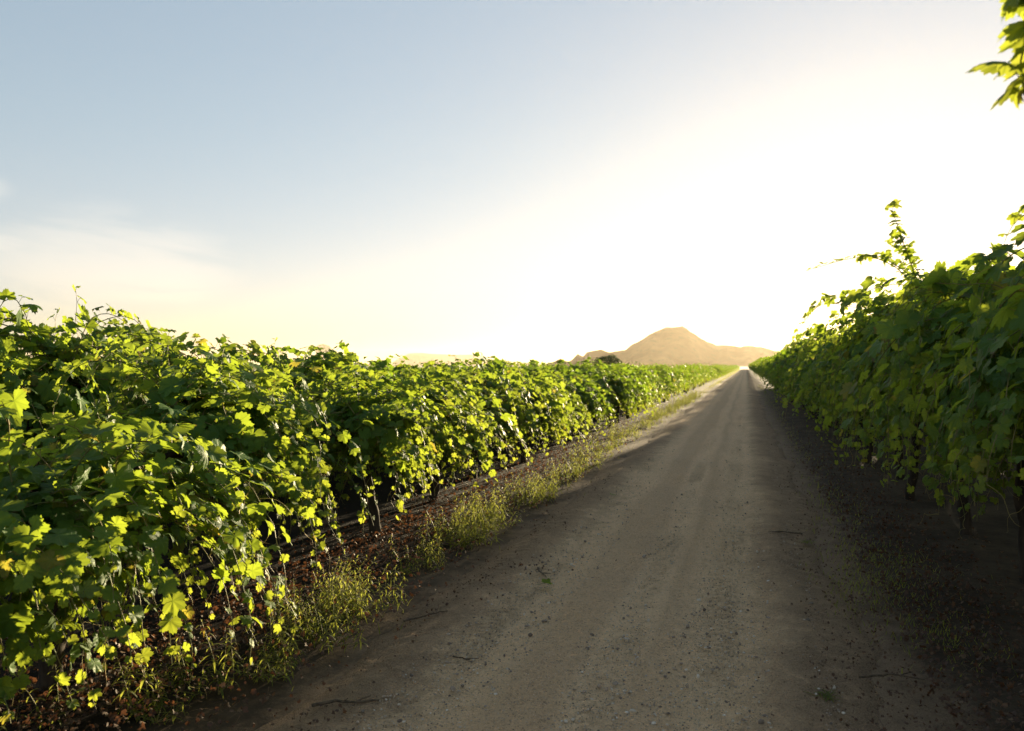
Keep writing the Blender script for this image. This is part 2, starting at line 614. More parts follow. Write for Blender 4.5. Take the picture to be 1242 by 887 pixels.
build_ground()
build_road()
build_hill('hill', [(655, 440), (673, 435), (680, 432), (688, 436), (693, 434), (700.6, 427), (707, 430), (712, 425), (720, 424), (728, 422.5), (736, 425), (740, 425.5), (750, 423.5),
                    (758.6, 423), (769, 416), (782, 409.5), (794.6, 403.5), (801, 401), (810, 398.5), (818, 397.5), (828, 397), (834, 400.5), (838, 403.5), (845, 407), (851, 411), (860, 414.5),
                    (869, 417.7), (884, 418), (898, 419), (912, 418.5), (923.5, 419.5), (940, 423), (965, 428), (1000, 434), (1040, 440)], 1500, 230, 3.1, 6)
build_hill('distant_hill', [(380, 440), (385, 418), (392, 417), (399, 419), (409, 428), (425, 436), (450, 440)], 6000, 380, 8.3, 3)
build_hill('distant_hill', [(470, 440), (488, 431), (496, 427.5), (512, 427), (530, 428.5), (552, 429), (575, 428.5), (588, 431), (600, 434), (640, 438), (665, 440)], 6000, 380, 5.9, 2)

# ------------------------------------------------------------------ grape leaves
HALF = [(0, .98), (6, .90), (12, .93), (18, .83), (24, .80), (29, .76), (35, .86), (41, .86), (48, .96), (54, .87), (61, .90), (68, .80), (75, .78), (82, .73), (89, .80), (96, .77), (104, .83), (112, .75),
        (120, .76), (129, .69), (138, .70), (148, .62), (158, .60), (167, .44), (175, .12)]
HALF = [(a, r * (1 - .13 * math.exp(-((a - 27) / 9) ** 2) - .13 * math.exp(-((a - 80) / 9) ** 2) - .06 * (i % 2 == 1 and 4 < a < 165))) for i, (a, r) in enumerate(HALF)]
HALF_MID = [(0, .98), (24, .78), (48, .95), (78, .74), (104, .82), (148, .64), (173, .16)]


def leaf_template(half, ring):
    full = [(-a, r) for a, r in half[:0:-1]] + list(half)
    ang = np.radians([a for a, r in full])
    rad = np.array([r for a, r in full])
    out = np.stack([np.sin(ang) * rad, np.cos(ang) * rad], -1)
    n = len(full)
    F3, F4 = [], []
    V = [np.zeros((1, 2))]
    if ring:
        V.append(out * .5)
        for i in range(n - 1):
            F3.append((0, 1 + i + 1, 1 + i))
            F4.append((1 + i, 2 + i, 1 + n + i + 1, 1 + n + i))
    else:
        for i in range(n - 1):
            F3.append((0, 1 + i + 1, 1 + i))
    V.append(out)
    return np.concatenate(V), np.array(F3, int).reshape(-1, 3), np.array(F4, int).reshape(-1, 4)


LEAF_HI = leaf_template(HALF, True)
LEAF_MID = leaf_template(HALF_MID, False)
LEAF_LO = (np.array([(0, -.1), (-.62, .1), (-.5, .62), (0, 1.0), (.5, .62), (.62, .1)]), np.array([], int).reshape(-1, 3), np.array([(0, 3, 2, 1), (0, 5, 4, 3)]))


def make_leaves(tpl, P, T, N, S, age, rng, curl=1.0):
    """many curved leaf blades -> verts, tris, quads, attribute"""
    V2, F3, F4 = tpl
    n, k = len(P), len(V2)
    N = unit(N)
    T = unit(T - (T * N).sum(1, keepdims=True) * N)
    B = np.cross(T, N)
    x, y = V2[None, :, 0], V2[None, :, 1]
    r2 = x * x + y * y
    th = np.arctan2(x, y + 1e-6)
    fold = rng.normal(.10, .16, (n, 1)) * curl
    cup = rng.normal(-.05, .20, (n, 1)) * curl
    tip = rng.uniform(-.05, .38, (n, 1)) * curl
    wav = rng.uniform(.02, .11, (n, 1)) * curl
    ph = rng.uniform(0, 6.28, (n, 1))
    z = fold * np.abs(x) + cup * r2 - tip * np.clip(y, 0, 2) ** 2 + wav * np.sin(th * 5 + ph) * r2 - .03 * np.cos(th * 7.2) * np.sqrt(r2) * (r2 > .01)
    asym = rng.normal(0, .12, (n, 1))
    xx = x * (1 + asym * np.sign(x)) * rng.uniform(.9, 1.12, (n, 1))
    yy = y * rng.uniform(.9, 1.1, (n, 1))
    S = S[:, None, None]
    W_ = P[:, None, :] + S * (xx[..., None] * B[:, None, :] + yy[..., None] * T[:, None, :] + z[..., None] * N[:, None, :])
    off = (np.arange(n) * k)[:, None, None]
    at = np.stack(np.broadcast_arrays(x, y, age[:, None]), -1)
    return W_.reshape(-1, 3), (F3[None] + off).reshape(-1, 3), (F4[None] + off).reshape(-1, 4), at.reshape(-1, 3)


def grow_shoot(o, d, L, g, rng, zmin, zmax=9, wander=.10, step=.055):
    """a cane that rises, arches over under its own weight and hangs"""
    pts = [np.array(o, float)]
    d = unit(np.array(d, float))
    n = max(4, int(L / step))
    for i in range(n):
        d = d + rng.normal(0, wander, 3)
        d[2] -= g * step * (.35 + 1.3 * i / n)
        if pts[-1][2] > zmax - .12:
            d[2] -= .22
        d = unit(d)
        p = pts[-1] + d * step
        if p[2] < zmin and i > 3:
            break
        pts.append(p)
    return np.array(pts)


def leaves_on(pts, rng, axis, size, node=.062, skip=.08, taper=.72, young_from=.6, young=1.0):
    """leaf placements along a cane: petiole ends, tip directions, normals, sizes, age"""
    seg = np.linalg.norm(np.diff(pts, axis=0), axis=1)
    s = np.concatenate([[0], np.cumsum(seg)])
    L = s[-1]
    ss = np.arange(skip, L, node)
    if len(ss) == 0:
        ss = np.array([L * .9])
    ss = ss + rng.normal(0, node * .22, len(ss))
    C = np.stack([np.interp(ss, s, pts[:, i]) for i in range(3)], -1)
    D = unit(np.stack([np.interp(ss + .03, s, pts[:, i]) - np.interp(ss - .03, s, pts[:, i]) for i in range(3)], -1) + 1e-6)
    side = unit(np.cross(D, np.array((0, 0, 1.0))) + rng.normal(0, .15, D.shape))
    alt = np.where(np.arange(len(ss)) % 2 == 0, 1.0, -1.0)[:, None]
    q = np.clip(ss / max(L, .01), 0, 1)
    sz = size * (1 - taper * q ** 2.6) * (.5 + .72 * rng.random(len(ss)) ** .8)
    out = C - np.array(axis)[None]
    out[:, 1] *= .6
    out = unit(out)
    pet = unit(side * alt * .9 + np.array((0, 0, .55)) + out * .45 + rng.normal(0, .25, D.shape))
    P = C + pet * (sz * rng.uniform(.55, 1.05, len(ss)))[:, None]
    T = side * alt * .55 + out * .4 + np.array((0, 0, -.75)) + D * .15 + rng.normal(0, .38, D.shape)
    N = np.array((0, 0, .62)) + out * .62 + side * alt * .2 + rng.normal(0, .42, D.shape)
    age = np.clip((q - young_from) / (1 - young_from), 0, 1) ** 1.3 * young * rng.uniform(.5, 1.0, len(ss)) + rng.uniform(0, .14, len(ss))
    return C, P, T, N, sz, np.clip(age, 0, 1)


def vine_foliage(seed, lod, zc, n_shoots, size, Lr=(.75, 1.35), g=(2.0, 3.4), zmin=(.45, .75), bias=(0, 0), top_el=86, extra=(), clen=.60, node=.062):
    """foliage of one vine (leaf blades, their petioles and green canes in one mesh); extra: hand placed canes"""
    rng = np.random.default_rng(seed)
    canes = []
    for i in range(n_shoots):
        y = rng.uniform(-clen, clen)
        o = (rng.normal(0, .07), y, zc + rng.normal(0, .06))
        a = rng.uniform(0, 2 * math.pi)
        u_ = rng.random()
        el_ = math.radians(rng.uniform(-22, 18) if u_ < .42 else rng.uniform(-35, 56) if u_ < .97 else rng.uniform(50, 64))
        d = (math.cos(a) * math.cos(el_) + bias[0], math.sin(a) * math.cos(el_) * .7 + bias[1], math.sin(el_))
        canes.append((grow_shoot(o, d, rng.uniform(*Lr) * (.75 if u_ >= .97 else 1.12 if u_ < .42 else 1), rng.uniform(*g), rng, rng.uniform(*zmin) * (.75 if u_ < .42 else 1), zc + (rng.uniform(.34, .62) if zc < 1.3 else rng.uniform(.5, .9))), 1.0, size * rng.uniform(.85, 1.1)))
    for pts, sc, *dense in extra:
        pts = np.asarray(pts, float)
        # smooth the hand placed points
        t = np.linspace(0, len(pts) - 1, max(12, int(len(pts) * 5)))
        q = np.stack([np.interp(t, np.arange(len(pts)), pts[:, i]) for i in range(3)], -1)
        for _ in range(2):
            q[1:-1] = (q[:-2] + 2 * q[1:-1] + q[2:]) / 4
        canes.append((q, 2.0 if dense else min(sc, 1.0), size * sc))
    axis = (0, 0, zc - .25)
    Cs, Ps, Ts, Ns, Ss, As = [], [], [], [], [], []
    for pts, sc, sz in canes:
        C, P, T, N, S, A = leaves_on(pts, rng, axis, sz, node=node * (.5 if sc > 1 else 1 if sc >= .9 else .6), taper=.05 if sc > 1 else .72)
        Cs.append(C); Ps.append(P); Ts.append(T); Ns.append(N); Ss.append(S); As.append(A)
    C, P, T, N = (np.concatenate(v) for v in (Cs, Ps, Ts, Ns))
    S, A = np.concatenate(Ss), np.concatenate(As)
    keep = P[:, 2] > .06
    C, P, T, N, S, A = C[keep], P[keep], T[keep], N[keep], S[keep], A[keep]
    tpl = (LEAF_HI, LEAF_MID, LEAF_LO)[lod]
    V, F3, F4, at = make_leaves(tpl, P, T, N, S, A, rng)
    tubes = []
    tend = []
    if lod < 2:
        for pts, sc, sz in canes:
            tubes.append(tube(pts[::1 if lod == 0 else 2], np.linspace(.0045, .0016, len(pts[::1 if lod == 0 else 2])) * (1 if sc >= .9 else .7), 5 if lod == 0 else 3))
    if lod == 0:
        for i in range(len(C)):
            mid = (C[i] + P[i]) / 2 + np.array((0, 0, .012))
            tubes.append(tube(np.array([C[i], mid, P[i]]), (.0017, .0014, .0012), 3))
        for pts, sc, sz in canes:
            for _ in range(0 if sc > 1 else rng.integers(0, 3)):
                k = rng.integers(len(pts) // 2, len(pts))
                d = unit(rng.normal(0, 1, 3) + np.array((0, 0, -.1)) + unit(pts[k] - np.array(axis)) * .8)
                u = unit(np.cross(d, rng.normal(0, 1, 3)))
                w = np.cross(d, u)
                ln = rng.uniform(.07, .2)
                tt = np.linspace(0, 1, 14)
                curl = rng.uniform(2, 9)
                rad = .03 * tt ** 1.5 * rng.uniform(.4, 1.2)
                q = pts[k] + d * (tt * ln)[:, None] + u * (rad * np.cos(curl * tt ** 2))[:, None] + w * (rad * np.sin(curl * tt ** 2))[:, None] + np.array((0, 0, -1.0)) * (tt ** 2 * ln * .5)[:, None]
                tend.append(tube(q, np.linspace(.0017, .0007, 14), 3))
    TV, TQ = merge_tubes(tubes)
    NV, NQ = merge_tubes(tend)
    nv = len(V)
    AV = np.concatenate([at, np.zeros((len(TV) + len(NV), 3))])
    allV = np.concatenate([V, TV, NV])
    faces = [F3, F4, TQ + nv, NQ + nv + len(TV)]
    mi = [np.full(len(f), i) for f, i in zip(faces, (0, 0, 1, 2)) if len(f)]
    return np_mesh('foliage', allV, faces, [M_LEAF if lod == 0 else M_LEAF_FAR, M_CANE, M_TENDRIL], mi, {'leaf': AV})


def vine_trunk(seed, zc, sides=9, arms=True):
    rng = np.random.default_rng(seed)
    z = np.linspace(-.05, zc, 12)
    pts = np.stack([.035 * np.sin(z * 4 + rng.uniform(0, 6)) + rng.normal(0, .008, 12), .035 * np.cos(z * 3 + rng.uniform(0, 6)) + rng.normal(0, .008, 12), z], -1)
    ts = [tube(pts, np.linspace(.055, .034, 12) * rng.uniform(.9, 1.15, 12), sides)]
    if arms:
        for s in (-1, 1):
            y = np.linspace(0, .85, 8) * s
            q = np.stack([pts[-1, 0] + rng.normal(0, .015, 8), pts[-1, 1] + y, zc - .03 + .03 * np.sin(np.abs(y) * 5) + rng.normal(0, .01, 8)], -1)
            ts.append(tube(q, np.linspace(.03, .014, 8), sides))
    V, Q = merge_tubes(ts)
    return np_mesh('trunk', V, [Q], [M_WOOD])


ORD = ['first', 'second', 'third', 'fourth', 'fifth', 'sixth', 'seventh', 'eighth', 'ninth', 'tenth', 'eleventh', 'twelfth']


def make_vine(fol, trunk, loc, rz, sc, label, group):
    r = link('grapevine', None, label=label, cat='grapevine', group=group, loc=loc)
    r.rotation_euler = (0, 0, rz)
    r.scale = sc
    link('foliage', fol, r)
    link('trunk', trunk, r)
    return r


ZL, ZR = 1.02, 1.64
L_FAR = dict(zc=ZL, size=.100, n_shoots=46)
KL = dict(Lr=(.8, 1.6), zmin=(.14, .5), g=(1.7, 3.2))
KR = dict(Lr=(.9, 1.8), zmin=(.3, .7), g=(1.5, 3.2))
LH = [vine_foliage(100 + i, 0, ZL, 96, .086, **KL) for i in range(4)]
LM = [vine_foliage(200 + i, 1, ZL, 92, .088, **KL) for i in range(4)]
KB = dict(Lr=(.8, 1.6), zmin=(.03, .3), g=(1.9, 3.6))
BH = [vine_foliage(150 + i, 0, ZL, 92, .086, **KB) for i in range(2)]
BM = [vine_foliage(250 + i, 1, ZL, 80, .095, **KB) for i in range(2)]
LL = [vine_foliage(300 + i, 2, ZL, 62, .11, node=.08, **KL) for i in range(4)]
RH = [vine_foliage(400 + i, 0, ZR, 96, .104, **KR) for i in range(4)]
RM = [vine_foliage(500 + i, 1, ZR, 92, .104, **KR) for i in range(3)]
RL = [vine_foliage(600 + i, 2, ZR, 60, .125, node=.085, **KR) for i in range(3)]
TL = [vine_trunk(10 + i, ZL) for i in range(3)]
TR = [vine_trunk(20 + i, ZR) for i in range(3)]

rv = random.Random(11)
PITCH = 1.9


def in_frame(x, y, m=1.0):
    a = math.radians(YAW)
    lat, dep = x * math.cos(a) + y * math.sin(a), -x * math.sin(a) + y * math.cos(a)
    return dep > .8 and abs(lat / dep) < .643 + m / dep, dep


# --- hand shaped vines at the roadside
hero_left = {
    0: dict(fol=vine_foliage(31, 0, .88, 118, .088, Lr=(.7, 1.5), g=(1.8, 3.4), zmin=(.10, .4), bias=(.12, .1), clen=.8,
                             extra=[([(.2, -.1, .9), (.5, .0, .8), (.68, .05, .55), (.72, .1, .32), (.66, .15, .12)], .55),
                                    ([(.2, .5, .9), (.6, .6, .75), (.8, .62, .5), (.86, .6, .28)], .9),
                                    ([(.0, .2, .9), (.3, .2, 1.25), (.55, .3, 1.2), (.8, .3, .95), (.9, .3, .7)], .95)]),
            x=-3.12, y=2.95, label='low bushy grapevine at the near end of the roadside row, drooping almost to the ground'),
    1: dict(fol=vine_foliage(32, 0, 1.22, 104, .087, Lr=(.8, 1.6), g=(1.6, 3.2), zmin=(.2, .6), bias=(.05, 0),
                             extra=[([(.2, -.3, 1.1), (.6, -.3, 1.0), (.85, -.28, .7), (.9, -.25, .45), (.88, -.2, .28)], .9),
                                    ([(-.3, .1, 1.2), (-.35, .15, 1.5), (-.3, .2, 1.68), (-.38, .2, 1.82)], .62, 1)]),
            x=-3.55, y=4.8, label='grapevine trailing a long leafy shoot over dark ground, just past the low bushy one'),
    2: dict(fol=vine_foliage(33, 0, 1.10, 100, .085, Lr=(.8, 1.55), g=(1.6, 3.2), zmin=(.35, .65), bias=(.08, 0),
                             extra=[([(.2, .0, 1.1), (.6, .05, 1.1), (.9, .1, .85), (.98, .1, .6)], .9)]),
            x=-3.35, y=6.75, label='roadside grapevine with curly tendrils hanging beneath it, third along the row'),
}
left_front = []
k = 0
y = 3.0
while y < 78:
    if k in hero_left:
        h = hero_left[k]
        make_vine(h['fol'], TL[k % 3], (h['x'], h['y'], 0), 0, (1, 1, 1), h['label'], 'roadside grapevines left of the dirt road')
        y = h['y']
    else:
        hi = y < 15
        fol = (LH if hi else LM if y < 36 else LL)[k % 4]
        s = rv.uniform(.93, 1.07)
        if k < 12:
            lab = f'{ORD[k]} grapevine along the front row beside the weedy left edge of the road'
            grp = 'roadside grapevines left of the dirt road'
        else:
            lab = 'small distant grapevine in the sunlit front row beyond its twelfth plant'
            grp = 'distant grapevines of the front row'
        make_vine(fol, TL[k % 3], (-3.52 + rv.uniform(-.2, .2), y, 0), rv.choice((0, math.pi)) + rv.uniform(-.15, .15), (s, s, s * rv.uniform(1.0, 1.08)), lab, grp)
    k += 1
    y += PITCH + rv.uniform(-.12, .12)
n_left = k
# --- rows behind the front one
for c, x0 in enumerate((-5.35, -7.1)):
    y, k = 3.1 + .6 * c, 0
    kk = 0
    while y < 50:
        ok, dep = in_frame(x0, y)
        if ok:
            fol = (BH if dep < 10 else BM if dep < 30 else LL)[(k + c + 1) % 2]
            s = rv.uniform(.98, 1.1)
            sz = s * (1.38 if dep < 7 else 1.3 if dep < 9.5 else 1.14 if dep < 13 else 1.05)
            row = ('second', 'third')[c]
            if kk < 9:
                lab = f'{ORD[kk]} visible grapevine of the {row} row from the road, only its crown showing'
                grp = f'near grapevines of the {row} row'
            else:
                lab = f'far grapevine of the {row} row, its leafy top showing over the front row'
                grp = f'far grapevines of the {row} row'
            make_vine(fol, TL[k % 3], (x0 + rv.uniform(-.15, .15), y, 0), rv.choice((0, math.pi)) + rv.uniform(-.2, .2), (s, s, sz * rv.uniform(.96, 1.04)), lab, grp)
            kk += 1
        k += 1
        y += PITCH + rv.uniform(-.12, .12)

# --- tall hedge-like row on the right
hero_right = {
    0: dict(fol=vine_foliage(41, 0, ZR, 60, .116, Lr=(.7, 1.1), zmin=(1.2, 1.5),
                             extra=[([(-.3, 0, 1.9), (-.55, .05, 2.5), (-.7, .05, 2.55), (-.98, .08, 2.52), (-1.15, .1, 2.38), (-1.16, .1, 2.2)], .6, 1),
                                    ([(-.2, .2, 1.9), (-.6, .2, 2.55), (-.8, .1, 2.6), (-1.05, .1, 2.5), (-1.14, .08, 2.3)], .6, 1),
                                    ([(-.2, -.1, 1.9), (-.6, 0, 2.5), (-.75, .06, 2.5), (-1.0, .08, 2.45), (-1.12, .09, 2.28)], .6, 1),
                                    ([(-.6, .1, 2.55), (-.95, .1, 2.58), (-1.12, .12, 2.48), (-1.17, .13, 2.32), (-1.15, .13, 2.2)], .6, 1),
                                    ([(-.6, .02, 2.5), (-.98, .03, 2.6), (-1.13, .05, 2.53), (-1.18, .06, 2.4)], .6, 1)]),
            x=1.79, y=2.02, label='grapevine at the photo edge whose shoot hangs out of focus high over the road'),
    1: dict(fol=vine_foliage(42, 0, ZR, 104, .112, Lr=(.9, 1.75), g=(1.5, 3.2), zmin=(.8, 1.1), bias=(-.05, 0),
                             extra=[([(-.2, .4, 1.6), (-.6, .6, 1.6), (-.85, .75, 1.3), (-.92, .8, 1.05), (-.93, .85, .8)], .9), ([(-.2, .1, 1.6), (-.5, .2, 1.5), (-.7, .25, 1.2), (-.72, .3, .9), (-.72, .3, .75)], .9)]),
            x=1.95, y=4.9, label='big dark-leaved grapevine right of the road with pale tendrils under its lowest leaves'),
    2: dict(fol=vine_foliage(43, 0, ZR, 100, .108, Lr=(.9, 1.75), g=(1.5, 3.2), zmin=(.5, .85)),
            x=1.95, y=6.6, label='tall grapevine behind the big dark-leaved one right of the road'),
    3: dict(fol=vine_foliage(44, 0, ZR + .2, 98, .104, Lr=(.9, 1.75), g=(1.5, 3.2), zmin=(.5, .85),
                             extra=[([(-.3, -.5, 1.9), (-.5, -.55, 2.4), (-.62, -.6, 2.75), (-.7, -.6, 3.0), (-.66, -.62, 3.04)], .66, 1), ([(-.3, -.45, 1.9), (-.45, -.5, 2.4), (-.6, -.52, 2.7), (-.76, -.55, 2.72)], .6), ([(-.2, -.2, 1.9), (-.5, -.3, 2.45), (-.75, -.4, 2.6), (-.95, -.45, 2.56)], .7, 1),
                                    ([(-.3, -.3, 2.1), (-.6, -.35, 2.5), (-.85, -.4, 2.62), (-1.1, -.42, 2.58), (-1.3, -.45, 2.52), (-1.42, -.47, 2.48)], .30, 1)]),
            x=1.95, y=8.4, label='grapevine with one tall leafy shoot upright against the glowing sky'),
}
k, y = 0, 2.0
while y < 76:
    if k in hero_right:
        h = hero_right[k]
        make_vine(h['fol'], TR[k % 3], (h['x'], h['y'], 0), 0, (1, 1, 1 if k in (0, 3) else 1.14), h['label'], 'tall grapevines right of the dirt road')
        y = h['y']
    else:
        fol = RH[k % 4] if y < 17 else RM[k % 3] if y < 40 else RL[k % 3]
        s = rv.uniform(.93, 1.05)
        if k < 12:
            lab = f'{ORD[k]} tall grapevine along the shaded hedge right of the road'
            grp = 'tall grapevines right of the dirt road'
        else:
            lab = 'small distant grapevine in the tall hedge beyond its twelfth plant'
            grp = 'distant grapevines of the tall hedge'
        make_vine(fol, TR[k % 3], (1.98 + rv.uniform(-.1, .1), y, 0), rv.choice((0, math.pi)) + rv.uniform(-.15, .15), (s, s, s * (1.14 if y < 14 else 1.07) * rv.uniform(.96, 1.04)), lab, grp)
    k += 1
    y += PITCH + rv.uniform(-.12, .12)


# --- the rest of the vineyard, a mass no one could count: one object
def vineyard_mass():
    rng = np.random.default_rng(77)
    tmpl = []
    for i, (z, n) in enumerate(((ZL, 44), (ZL, 42), (ZR, 48), (ZR, 46))):
        me = vine_foliage(700 + i, 2, z, n, .15, node=.11, Lr=(.9, 1.7), g=(1.6, 3.4), zmin=(.03, .35))
        v = np.zeros(len(me.vertices) * 3, np.float32)
        me.vertices.foreach_get('co', v)
        q = np.array([p.vertices[:] for p in me.polygons], np.int32)
        a = np.zeros(len(me.vertices) * 3, np.float32)
        me.attributes['leaf'].data.foreach_get('vector', a)
        tmpl.append((v.reshape(-1, 3), q, a.reshape(-1, 3)))
        bpy.data.meshes.remove(me)
    spots = []
    for y in np.arange(78, 345, 1.9):
        spots += [(-3.5, y, 0)]
        if y < 220:
            spots += [(-5.15, y, 0)]
        spots += [(1.98, y, 2)]
    for x0 in (-5.15, -6.9):
        spots += [(x0, y, 0) for y in np.arange(50, 78, 1.8)]
    for x0 in np.arange(-8.65, -24, -1.75):
        for y in np.arange(4, 80, 1.9):
            if in_frame(x0, y)[0]:
                spots.append((x0, y, 0))
    for x0 in (3.9, 5.8, 7.7, 9.6):
        spots += [(x0, y, 2) for y in np.arange(3, 70, 1.9)]
    V, Q, A, o = [], [], [], 0
    for x, y, t in spots:
        v, q, a = tmpl[t + rng.integers(0, 2)]
        r = rng.choice((0, math.pi)) + rng.normal(0, .1)
        s = rng.uniform(.93, 1.08)
        c, d = math.cos(r) * s, math.sin(r) * s
        w = np.stack([v[:, 0] * c - v[:, 1] * d + x + rng.normal(0, .12), v[:, 0] * d + v[:, 1] * c + y, v[:, 2] * s], -1)
        V.append(w); Q.append(q + o); A.append(a)
        o += len(v)
    me = np_mesh('vineyard_foliage', np.concatenate(V), [np.concatenate(Q)], [M_LEAF_FAR], None, {'leaf': np.concatenate(A)})
    link('vineyard_foliage', me, kind='stuff')


vineyard_mass()


# --- dark shrub beyond the left rows
def bush():
    rng = np.random.default_rng(9)
    n = 2600
    d = unit(rng.normal(0, 1, (n, 3)))
    r = rng.uniform(.55, 1.0, n) ** .5 * (1 + .18 * np.sin(d[:, 0] * 5) * np.cos(d[:, 1] * 4))
    P = d * r[:, None] * np.array((1.75, 1.4, .95)) + np.array((0, 0, 1.95))
    V, F3, F4, at = make_leaves(LEAF_LO, P, rng.normal(0, 1, (n, 3)), d + rng.normal(0, .5, (n, 3)), rng.uniform(.08, .14, n), rng.uniform(0, .4, n), rng)
    x, y = world_from_px(738, 100)
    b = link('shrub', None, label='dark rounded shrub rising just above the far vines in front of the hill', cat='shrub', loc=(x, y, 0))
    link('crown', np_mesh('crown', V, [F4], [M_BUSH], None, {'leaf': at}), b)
    ts = [tube([(0, 0, -.1), (.05, 0, .6), (.02, .05, 1.3)], (.12, .09, .06), 8)]
    for a in range(5):
        ts.append(tube([(.03, 0, .6), (.5 * math.cos(a * 1.3), .5 * math.sin(a * 1.3), 1.3), (1.0 * math.cos(a * 1.3), .9 * math.sin(a * 1.3), 2.0)], (.05, .035, .015), 6))
    TV, TQ = merge_tubes(ts)
    link('trunk', np_mesh('trunk', TV, [TQ], [M_WOOD]), b)


bush()


# ------------------------------------------------------------------ weeds, grass, litter, stones, twigs
def ribbon_leaves(P, D, L, Wd, droop, seg=4):
    """narrow arching leaves: P base, D direction, L length, Wd width"""
    n = len(P)
    D = unit(D)
    side = unit(np.cross(D, np.array((0, 0, 1.0))) + 1e-4)
    t = np.linspace(0, 1, seg + 1)
    w = np.array([.35, .95, 1.0, .65, .05])[:seg + 1] if seg == 4 else np.linspace(1, .05, seg + 1)
    C = P[:, None, :] + D[:, None, :] * (t[None, :, None] * L[:, None, None])
    C[..., 2] -= droop[:, None] * (t[None] ** 2) * L[:, None]
    off = side[:, None, :] * (w[None, :, None] * Wd[:, None, None] * .5)
    V = np.stack([C - off, C + off], 2).reshape(-1, 3)
    k = 2 * (seg + 1)
    q = np.array([(2 * i, 2 * i + 1, 2 * i + 3, 2 * i + 2) for i in range(seg)])
    Q = (q[None] + (np.arange(n) * k)[:, None, None]).reshape(-1, 4)
    tt = np.broadcast_to(t[None, :, None], (n, seg + 1, 2)).reshape(-1)
    return V, Q, tt


def weed_proto(seed, n_stem, hr, spread):
    rng = np.random.default_rng(seed)
    tubes, P, D, L, Wd, dr, ag = [], [], [], [], [], [], []
    for i in range(n_stem):
        b = np.array((*rng.normal(0, spread, 2), -.03))
        h = rng.uniform(*hr)
        lean = rng.normal(0, .14, 2)
        t = np.linspace(0, 1, 7)
        pts = b * np.minimum(1, t * 3.0)[:, None] + np.stack([lean[0] * t ** 1.5 * h, lean[1] * t ** 1.5 * h, t * h - .02], -1)
        tubes.append(tube(pts, np.linspace(.0032, .0013, 7), 4))
        nl = int(h / .0105)
        ga = rng.uniform(0, 6.28)
        for j in range(nl):
            q = .12 + .88 * j / nl
            ga += 2.4
            p = np.array([np.interp(q, t, pts[:, c]) for c in range(3)])
            up = .25 + 1.0 * q ** 3
            P.append(p)
            D.append((math.cos(ga), math.sin(ga), up + rng.normal(0, .2)))
            ln = (.085 * (1 - .55 * q)) * rng.uniform(.7, 1.25)
            if q < .3:
                ln *= rng.uniform(.4, .9)
            L.append(ln); Wd.append(ln * rng.uniform(.13, .2)); dr.append(rng.uniform(.35, 1.1)); ag.append(q * rng.uniform(.3, 1))
    V, Q, tt = ribbon_leaves(np.array(P), np.array(D), np.array(L), np.array(Wd), np.array(dr))
    at = np.stack([np.zeros(len(V)), tt, np.repeat(ag, 10)], -1)
    SV, SQ = merge_tubes(tubes)
    return np_mesh('leaves', V, [Q], [M_WEED], None, {'leaf': at}), np_mesh('stem', SV, [SQ], [M_CANE])


WEED = [weed_proto(1, 7, (.20, .36), .09), weed_proto(2, 5, (.14, .30), .07), weed_proto(3, 9, (.22, .38), .11), weed_proto(4, 3, (.22, .34), .04), weed_proto(5, 6, (.10, .22), .10)]
weed_spots = []
rw = random.Random(4)


def cluster(x, y, n, sx, sy, kinds, smin=.85, smax=1.2):
    for _ in range(n):
        weed_spots.append((x + rw.gauss(0, sx), y + rw.gauss(0, sy), rw.choice(kinds), rw.uniform(smin, smax)))


NAMED = [  # lone plants one can point to
    (-2.62, 2.95, 3, 1.05, 'lone stalky weed under the drooping tip of the low bushy vine'),
    (-2.95, 2.75, 1, .95, 'small weed beside the hanging red tendril of the low bushy vine'),
    (-2.45, 3.30, 3, 1.1, 'stalky weed just past the lowest vine leaves, in brown leaf litter'),
    (-2.28, 3.62, 4, .9, 'short wispy weed standing in brown litter near the road corner'),
    (-2.36, 3.78, 3, 1.0, 'upright single weed with curled leaves before the dense weed patch'),
    (-2.52, 7.3, 3, 1.35, 'weed with a broad bright leaf on top, taller than those around it'),
]
cluster(-2.45, 4.45, 9, .13, .22, (0, 2, 0), .8, 1.05)       # the dense patch
cluster(-2.50, 3.75, 6, .16, .2, (1, 4, 4), .6, .95)
cluster(-2.70, 3.1, 5, .15, .2, (1, 4), .7, .95)
cluster(-2.55, 5.6, 7, .16, .3, (4, 1, 0), .7, 1.0)
cluster(-2.52, 6.6, 8, .14, .3, (0, 1, 2), .8, 1.05)
cluster(-2.48, 7.6, 7, .12, .25, (0, 2, 3), .9, 1.15)
cluster(-2.42, 9.3, 9, .13, .35, (0, 2, 3), .85, 1.1)
yy = 10.8
while yy < 44:
    cluster(-2.5, yy, rw.choice((2, 3, 4)), .12, .22, (0, 2, 3), .85, 1.3)
    yy += rw.uniform(.8, 1.9)
weed_root = {}


def weed(i, x, y, s, label, group):
    if i not in weed_root:
        r = link('weed', None)
        link('leaves', WEED[i][0], r)
        link('stem', WEED[i][1], r)
        weed_root[i] = r
    else:
        r = copy_tree(weed_root[i])
    r.location = (x, y, .03)
    r.rotation_euler = (0, 0, rw.uniform(0, 6.28))
    r.scale = (s, s, s * rw.uniform(.9, 1.15))
    for key in ('group',):
        if key in r:
            del r[key]
    tag(r, label, 'weed', group)
    return r


